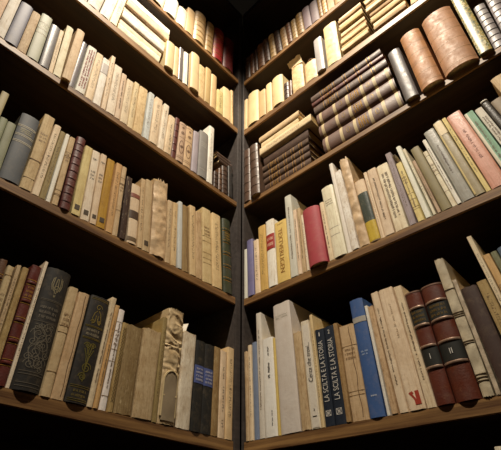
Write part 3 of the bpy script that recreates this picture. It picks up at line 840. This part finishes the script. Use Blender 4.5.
def cover_material(kind, f, cname, row):
    if 'marbled' in f: return MAT['marble']
    if kind == 'w': return MAT['vellum']
    if kind == 'l': return MAT['leather_dull'] if cname in ('lbrown', 'lbrown2') else MAT['leather']
    if row >= 3 and kind in 'pb' and cname in ('white', 'greywhite', 'bluewhite', 'yellow', 'navy', 'bluegrey') and 'torn' not in f: return MAT['clean']
    if GLOSSY & set(f): return MAT['glossy']
    if kind == 'h':
        if 'mottle' in f: return MAT['paper_torn']
        if cname in ('steel', 'steelw', 'greyd'): return MAT['cloth_shiny']
        if cname in ('white', 'pale', 'cream', 'greywhite', 'creamtan', 'motttan', 'pinktan', 'tan', 'orangetan'): return MAT['paper']
        return MAT['cloth']
    if 'torn' in f or 'mottle' in f or 'specks' in f: return MAT['paper_torn']
    if kind == 'p' and not f: return MAT['paper_letter']
    return MAT['paper']

def make_book(side, row, u, w, h, lean, kind, cname, feats, label, group, off=None, z=None, flat=False, rng=None, depth=None):
    rng = rng or random.Random(hash_(label))
    f = [x for x in feats.split(',') if x != '-']
    z0 = ZT[row] if z is None else z
    if off is None:
        off = rng.uniform(-.0012, .0012) + (.008 if 'over' in f else 0)
    f0 = feats.split(',')
    B = Book(None, w, h, .1, kind, jitter(srgb(PAL[cname]), rng), [x for x in f0 if x != '-'], rng)
    if not flat: off += B.b * .38
    rz = 0 if side == 'L' else -math.pi / 2
    if flat:
        # lying on its side, spine outward: local Z runs along the shelf
        root = empty('book', frame(side, u, off, z0 + w / 2 + .0004), (math.pi / 2, 0, rz))
    else:
        # lean > 0: the head tips away from the corner
        a = math.radians(lean) * (1 if side == 'L' else -1)
        root = empty('book', frame(side, u, off, z0 + w / 2 * abs(math.sin(a)) + .0003), (a, 0, rz))
    root['label'] = label; root['category'] = 'book'; root['group'] = group
    d = depth or min(.2, h * rng.uniform(.62, .74))
    d = min(d, DEEP - .01 + min(off, 0))
    B.root, B.d = root, d
    B.cname = cname
    B.ribs = 9 if (cname == 'maroon' and 'ribs' in f and row == 3) else (7 if cname in ('greyd2', 'greyp') else 0)
    if kind == 'w': B.amp = .0018 if 'wreck' in f else (.0019 if 'wreckB' in f else .0012)
    B.cover(cover_material(kind, f, cname, row))
    B.pages(jitter(rng.choice(PAGE), rng))
    decorate(B)
    return B

def hash_(s):
    k = 7
    for ch in s: k = (k * 131 + ord(ch)) % 1000003
    return k

count = {}
made = {}
for ln in BOOKS.strip().splitlines():
    a, desc = ln.split(' | ')
    k, seg, u, w, h, lean, kind, cname, feats = a.split()
    side, row = k[0], int(k[1])
    wall = 'left' if side == 'L' else 'right'
    c = count[(k, seg)] = count.get((k, seg), 0) + 1
    where = '%s from corner post, %s %s row' % (ORD[c], wall, ROWNAME[k[1]])
    if seg == '1': where = '%s beyond the flat pile, %s %s row' % (ORD[c], wall, ROWNAME[k[1]])
    if 'corner post' in desc or 'photo edge' in desc: where = 'in the %s %s row' % (wall, ROWNAME[k[1]])
    label = desc + (', ' if not where.startswith('in the') else ' ') + where
    if len(label.replace('-', ' ').split()) > 16: label = '%s, %s %s row' % (desc, wall, ROWNAME[k[1]])
    made[(k, int(seg), c)] = make_book(side, row, float(u), float(w), float(h), float(lean), kind, cname, feats, label, 'upright books in the %s %s row' % (wall, ROWNAME[k[1]]))

# --- piles of books lying flat, spine outward, listed from the bottom up: (u0, u1, z, thickness, kind, colour, features, offset, words)
def pile(side, items, where, group):
    wall = 'left' if side == 'L' else 'right'
    for i, (u0, u1, z, t, kind, cname, feats, off, words_) in enumerate(items):
        make_book(side, 0, u0 if side == 'L' else u1, t, u1 - u0, 0, kind, cname, feats, words_ + ', ' + ORD[i + 1] + ' from bottom of ' + where, group, off, z, True, depth=.15)
z = ZT[1]; it = []
for i, (e, t, c) in enumerate([(.369, .034, 'pale'), (.364, .037, 'cream'), (.362, .040, 'white'), (.360, .037, 'pale'), (.3545, .039, 'cream'), (.355, .035, 'white')]):
    it.append((e, .5205 - .001 * (i % 2), z, t - .0012, 'p', c, 'torn', [-.001, -.007, -.001, -.008, 0, -.002][i], ['pale', 'cream', 'white', 'pale', 'cream', 'white'][i] + ' paper-covered flat book')); z += t
pile('L', it, 'left second-highest row pile', 'flat pile in the left second-highest row')
it = []; z = ZT[2]
for i in range(4):
    it.append((.091 - .002 * i, .257 + .001 * (i % 2), z, .0262, 'l', 'dbrown3', 'giltbands', -.002 + .001 * (i % 2), 'gilt-banded brown leather book')); z += .0272
it.append((.088, .259, z, .046, 'h', 'dbrown', '-', -.006, 'plain dark brown flat book')); z += .0475
it.append((.0815, .281, z, .032, 'p', 'creamtan', '-', .004, 'longest cream flat book')); z += .0335
it.append((.083, .235, z, .028, 'p', 'creamtan', 'torn', -.002, 'short cream flat book')); z += .0292
it.append((.0795, .241, z, .025, 'h', 'tan', '-', .003, 'tan flat book topmost'))
pile('R', it, 'smaller right middle row pile', 'flat books in the smaller right middle row pile')
it = []; z = ZT[2]
for (a, b, t, kind, cn, ft, wd) in [(.301, .525, .0675, 'l', 'pbrown', 'widebands', 'thick pale-banded leather book'), (.297, .523, .056, 'l', 'pbrown', 'widebands', 'thick pale-banded leather book'),
                                (.296, .5225, .050, 'l', 'pbrown', 'widebands', 'dark pale-banded leather book'), (.292, .522, .040, 'l', 'dbrown3', 'giltbands', 'gilt-banded brown leather book'),
                                (.2885, .520, .0195, 'l', 'maroon', 'bands', 'thin red-brown leather flat book'), (.288, .518, .034, 'l', 'dbrown3', 'giltbands', 'brown leather flat book topmost')]:
    it.append((a, b, z, t - .001, kind, cn, ft, .002, wd)); z += t
pile('R', it, 'larger right middle row pile', 'flat books in the larger right middle row pile')
NAMES = {'tanbrown': 'brown-tan', 'dtan': 'ochre', 'creamtan': 'cream-tan', 'lightorange': 'pale tan', 'tan': 'tan', 'cream': 'cream'}
CYC = ['tanbrown', 'creamtan', 'dtan', 'lightorange', 'tanbrown', 'creamtan', 'dtan', 'tan', 'tanbrown', 'cream']  # alternate covers darkened to stand in for shaded gaps between layers
for (ua, ub_, th, where, grp) in ((.4125, .509, [.022, .024, .020, .025, .022, .024, .021, .024, .022, .024], 'nearer', 'nearer the post'), (.520, .623, [.012, .022, .024, .020, .025, .022, .022, .024, .021, .024], 'farther', 'farther from the post')):
    it = []; z = ZT[1]
    for i in range(10):
        c = CYC[(i + (3 if where == 'farther' else 0)) % 10]
        it.append((ua + (.0018 * (i + 1) if where == 'nearer' else .0015 * (i % 3)), ub_ + (.0006 * i if where == 'nearer' else 0) - .002 * (i % 2), z, th[i] - .0035, 'p', c, 'torn', (-.007, .001, -.005, -.001, -.009)[i % 5], NAMES[c] + ' thin flat book')); z += th[i]
    pile('R', it, where + ' right second-highest row pile', 'flat books in the right second-highest row pile ' + grp)
# three small dark books lying on the upright ones in the left middle row by the post
z = ZT[2] + max(made[('L2', 0, c)].h for c in (1, 2)) + .003
for i in range(3):
    make_book('L', 0, .028 + .002 * i, .017, .062 + .006 * (i % 2), 0, 'l', 'dbrown', '-', ['small dark flat book lowest of three', 'small dark flat book middle of three', 'small dark flat book topmost of three'][i] + ' by corner post, left middle row', 'small dark books lying by the corner post', -.012 - .004 * i, z, True, depth=.09)
    z += .0182
# one book of the row below, its head just showing under the bottom shelf
make_book('R', 0, .480, .02, .299, 0, 'p', 'pale', '-', 'pale book head just showing below the bottom shelf at lower right corner', 'books under the right bottom shelf', -.001, -.338)

# loose slips of paper
def slip(name, side, u, off, z, pts, width, label, rz):
    root = None
    verts, faces = [], []
    n = len(pts)
    for lay in (0, .0003):
        for (a, b) in pts:
            verts += [(-width / 2, a + lay, b), (width / 2, a + lay, b)]
    for L in (0, 2 * n):
        for i in range(n - 1): faces.append((L + 2 * i, L + 2 * i + 1, L + 2 * i + 3, L + 2 * i + 2))
    for i in range(n - 1):
        for k in (0, 1): faces.append((2 * i + k, 2 * i + 2 + k, 2 * n + 2 * i + 2 + k, 2 * n + 2 * i + k))
    for i in (0, n - 1): faces.append((2 * i, 2 * i + 1, 2 * n + 2 * i + 1, 2 * n + 2 * i))
    o = link(name, verts, faces, MAT['paper'], None, srgb('d9d2c4'))
    o.location = frame(side, u, off, z); o.rotation_euler = (0, 0, rz)
    o['label'] = label; o['category'] = 'paper'
    return o
pale_bk = [m for m in made.values() if m.root['label'].startswith('pale grey-cream book right')][0]
slip('paper_slip', 'L', -pale_bk.root.location.y + pale_bk.w * .30, -.022, pale_bk.h + .023, [(-.004, 0), (-.002, .008), (.002, .016), (.0065, .024)], .026,
     'torn pale paper slip poking up beside the wrecked spine, left bottom row', .5)
yel = [m for m in made.values() if m.root['label'].startswith('yellow-cream paperback with vertical')][0]
slip('paper_slip', 'R', yel.root.location.x - .014 - .004, -.018, .3487 + yel.h + .001, [(.004, 0), (.006, .010), (.002, .020), (-.004, .028), (-.010, .030), (-.012, .024), (-.009, .019)], .03,
     'curled pale paper slip rising above the yellow-cream paperback, right second-lowest row', math.pi / 2)
# the loose loop of binding over the ragged cream book
rag = [m for m in made.values() if 'loose cover loop' in m.root['label']][0]
seg = [(-.9 + 1.8 * k / 12, rag.h - .004 + .022 * math.sin(math.pi * k / 12)) for k in range(13)]
vv, ff = [], []
for v, z_ in seg:
    for (dx, dz) in ((0, -.001), (-.006, -.001), (-.006, .001), (0, .001)): vv.append((-.006 + dx, v * rag.w / 2, z_ + dz))
for i in range(12):
    for k in range(4): a = i * 4 + k; b = i * 4 + (k + 1) % 4; ff.append((a, b, b + 4, a + 4))
ff += [(0, 1, 2, 3), (48, 49, 50, 51)]
link('cover_loop', vv, ff, MAT['leather'], rag.root, srgb('6e5238'))

# the torn, curled head of the pamphlet bundle
bun = [m for m in made.values() if 'pamphlet bundle' in m.root['label']][0]
nv, nz = 12, 6; vv, ff = [], []
for lay in (0, .0006):
    for k in range(nz + 1):
        for i in range(nv + 1):
            v = -1.12 + 2.24 * i / nv; f = k / nz
            n_ = noise.noise(Vector((v * 2.3, f * 2.1, 4.0)))
            vv.append((.0015 + .013 * f * f + .004 * n_ * f - lay, v * bun.w / 2, bun.h - .016 + .019 * f + .006 * n_ * f + .004 * f * v))
M_ = (nv + 1) * (nz + 1)
for k in range(nz):
    for i in range(nv):
        a = k * (nv + 1) + i
        for L in (0, M_): ff.append((L + a, L + a + 1, L + a + nv + 2, L + a + nv + 1))
for i in range(nv):
    for k in (0, nz): a = k * (nv + 1) + i; ff.append((a, a + 1, M_ + a + 1, M_ + a))
for k in range(nz):
    for i in (0, nv): a = k * (nv + 1) + i; ff.append((a, a + nv + 1, M_ + a + nv + 1, M_ + a))
link('torn_flap', vv, ff, MAT['vellum'], bun.root, srgb('dcc8a0'))

# ------------------------------------------------------------------ light
def spot(name, loc, aim, power, size, blend, radius, col):
    L = bpy.data.lights.new(name, 'SPOT'); L.energy = power; L.spot_size = math.radians(size); L.spot_blend = blend
    L.shadow_soft_size = radius; L.color = col
    o = bpy.data.objects.new(name, L); COL.objects.link(o); o.location = loc
    o.rotation_euler = (Vector(aim) - Vector(loc)).to_track_quat('-Z', 'Y').to_euler()
    return o
spot('ceiling_spotlight', (.58, -.78, 2.16), (.54, -.755, 0), 250, 101, .38, .03, (1, .875, .70))
w = bpy.data.worlds.new('room_dimness'); SC.world = w; w.use_nodes = True
w.node_tree.nodes['Background'].inputs[0].default_value = (1, .78, .55, 1)
w.node_tree.nodes['Background'].inputs[1].default_value = .004

# ------------------------------------------------------------------ camera
cam = bpy.data.cameras.new('camera'); cam.lens = CAM_LENS; cam.sensor_width = 36; cam.sensor_fit = 'HORIZONTAL'; cam.clip_start = .01
co = bpy.data.objects.new('camera', cam); COL.objects.link(co)
r, u_, f_ = Vector(CAM_RIGHT), Vector(CAM_UP), Vector(CAM_FWD)
cam.shift_x = CAM_SHIFT[0]; cam.shift_y = CAM_SHIFT[1]
co.matrix_world = Matrix(((r.x, u_.x, -f_.x, CAM_POS[0]), (r.y, u_.y, -f_.y, CAM_POS[1]), (r.z, u_.z, -f_.z, CAM_POS[2]), (0, 0, 0, 1)))
SC.camera = co
vs = SC.view_settings
vs.view_transform = 'Standard'; vs.look = 'None'; vs.gamma = 1; vs.use_curve_mapping = False; vs.exposure = 0.14
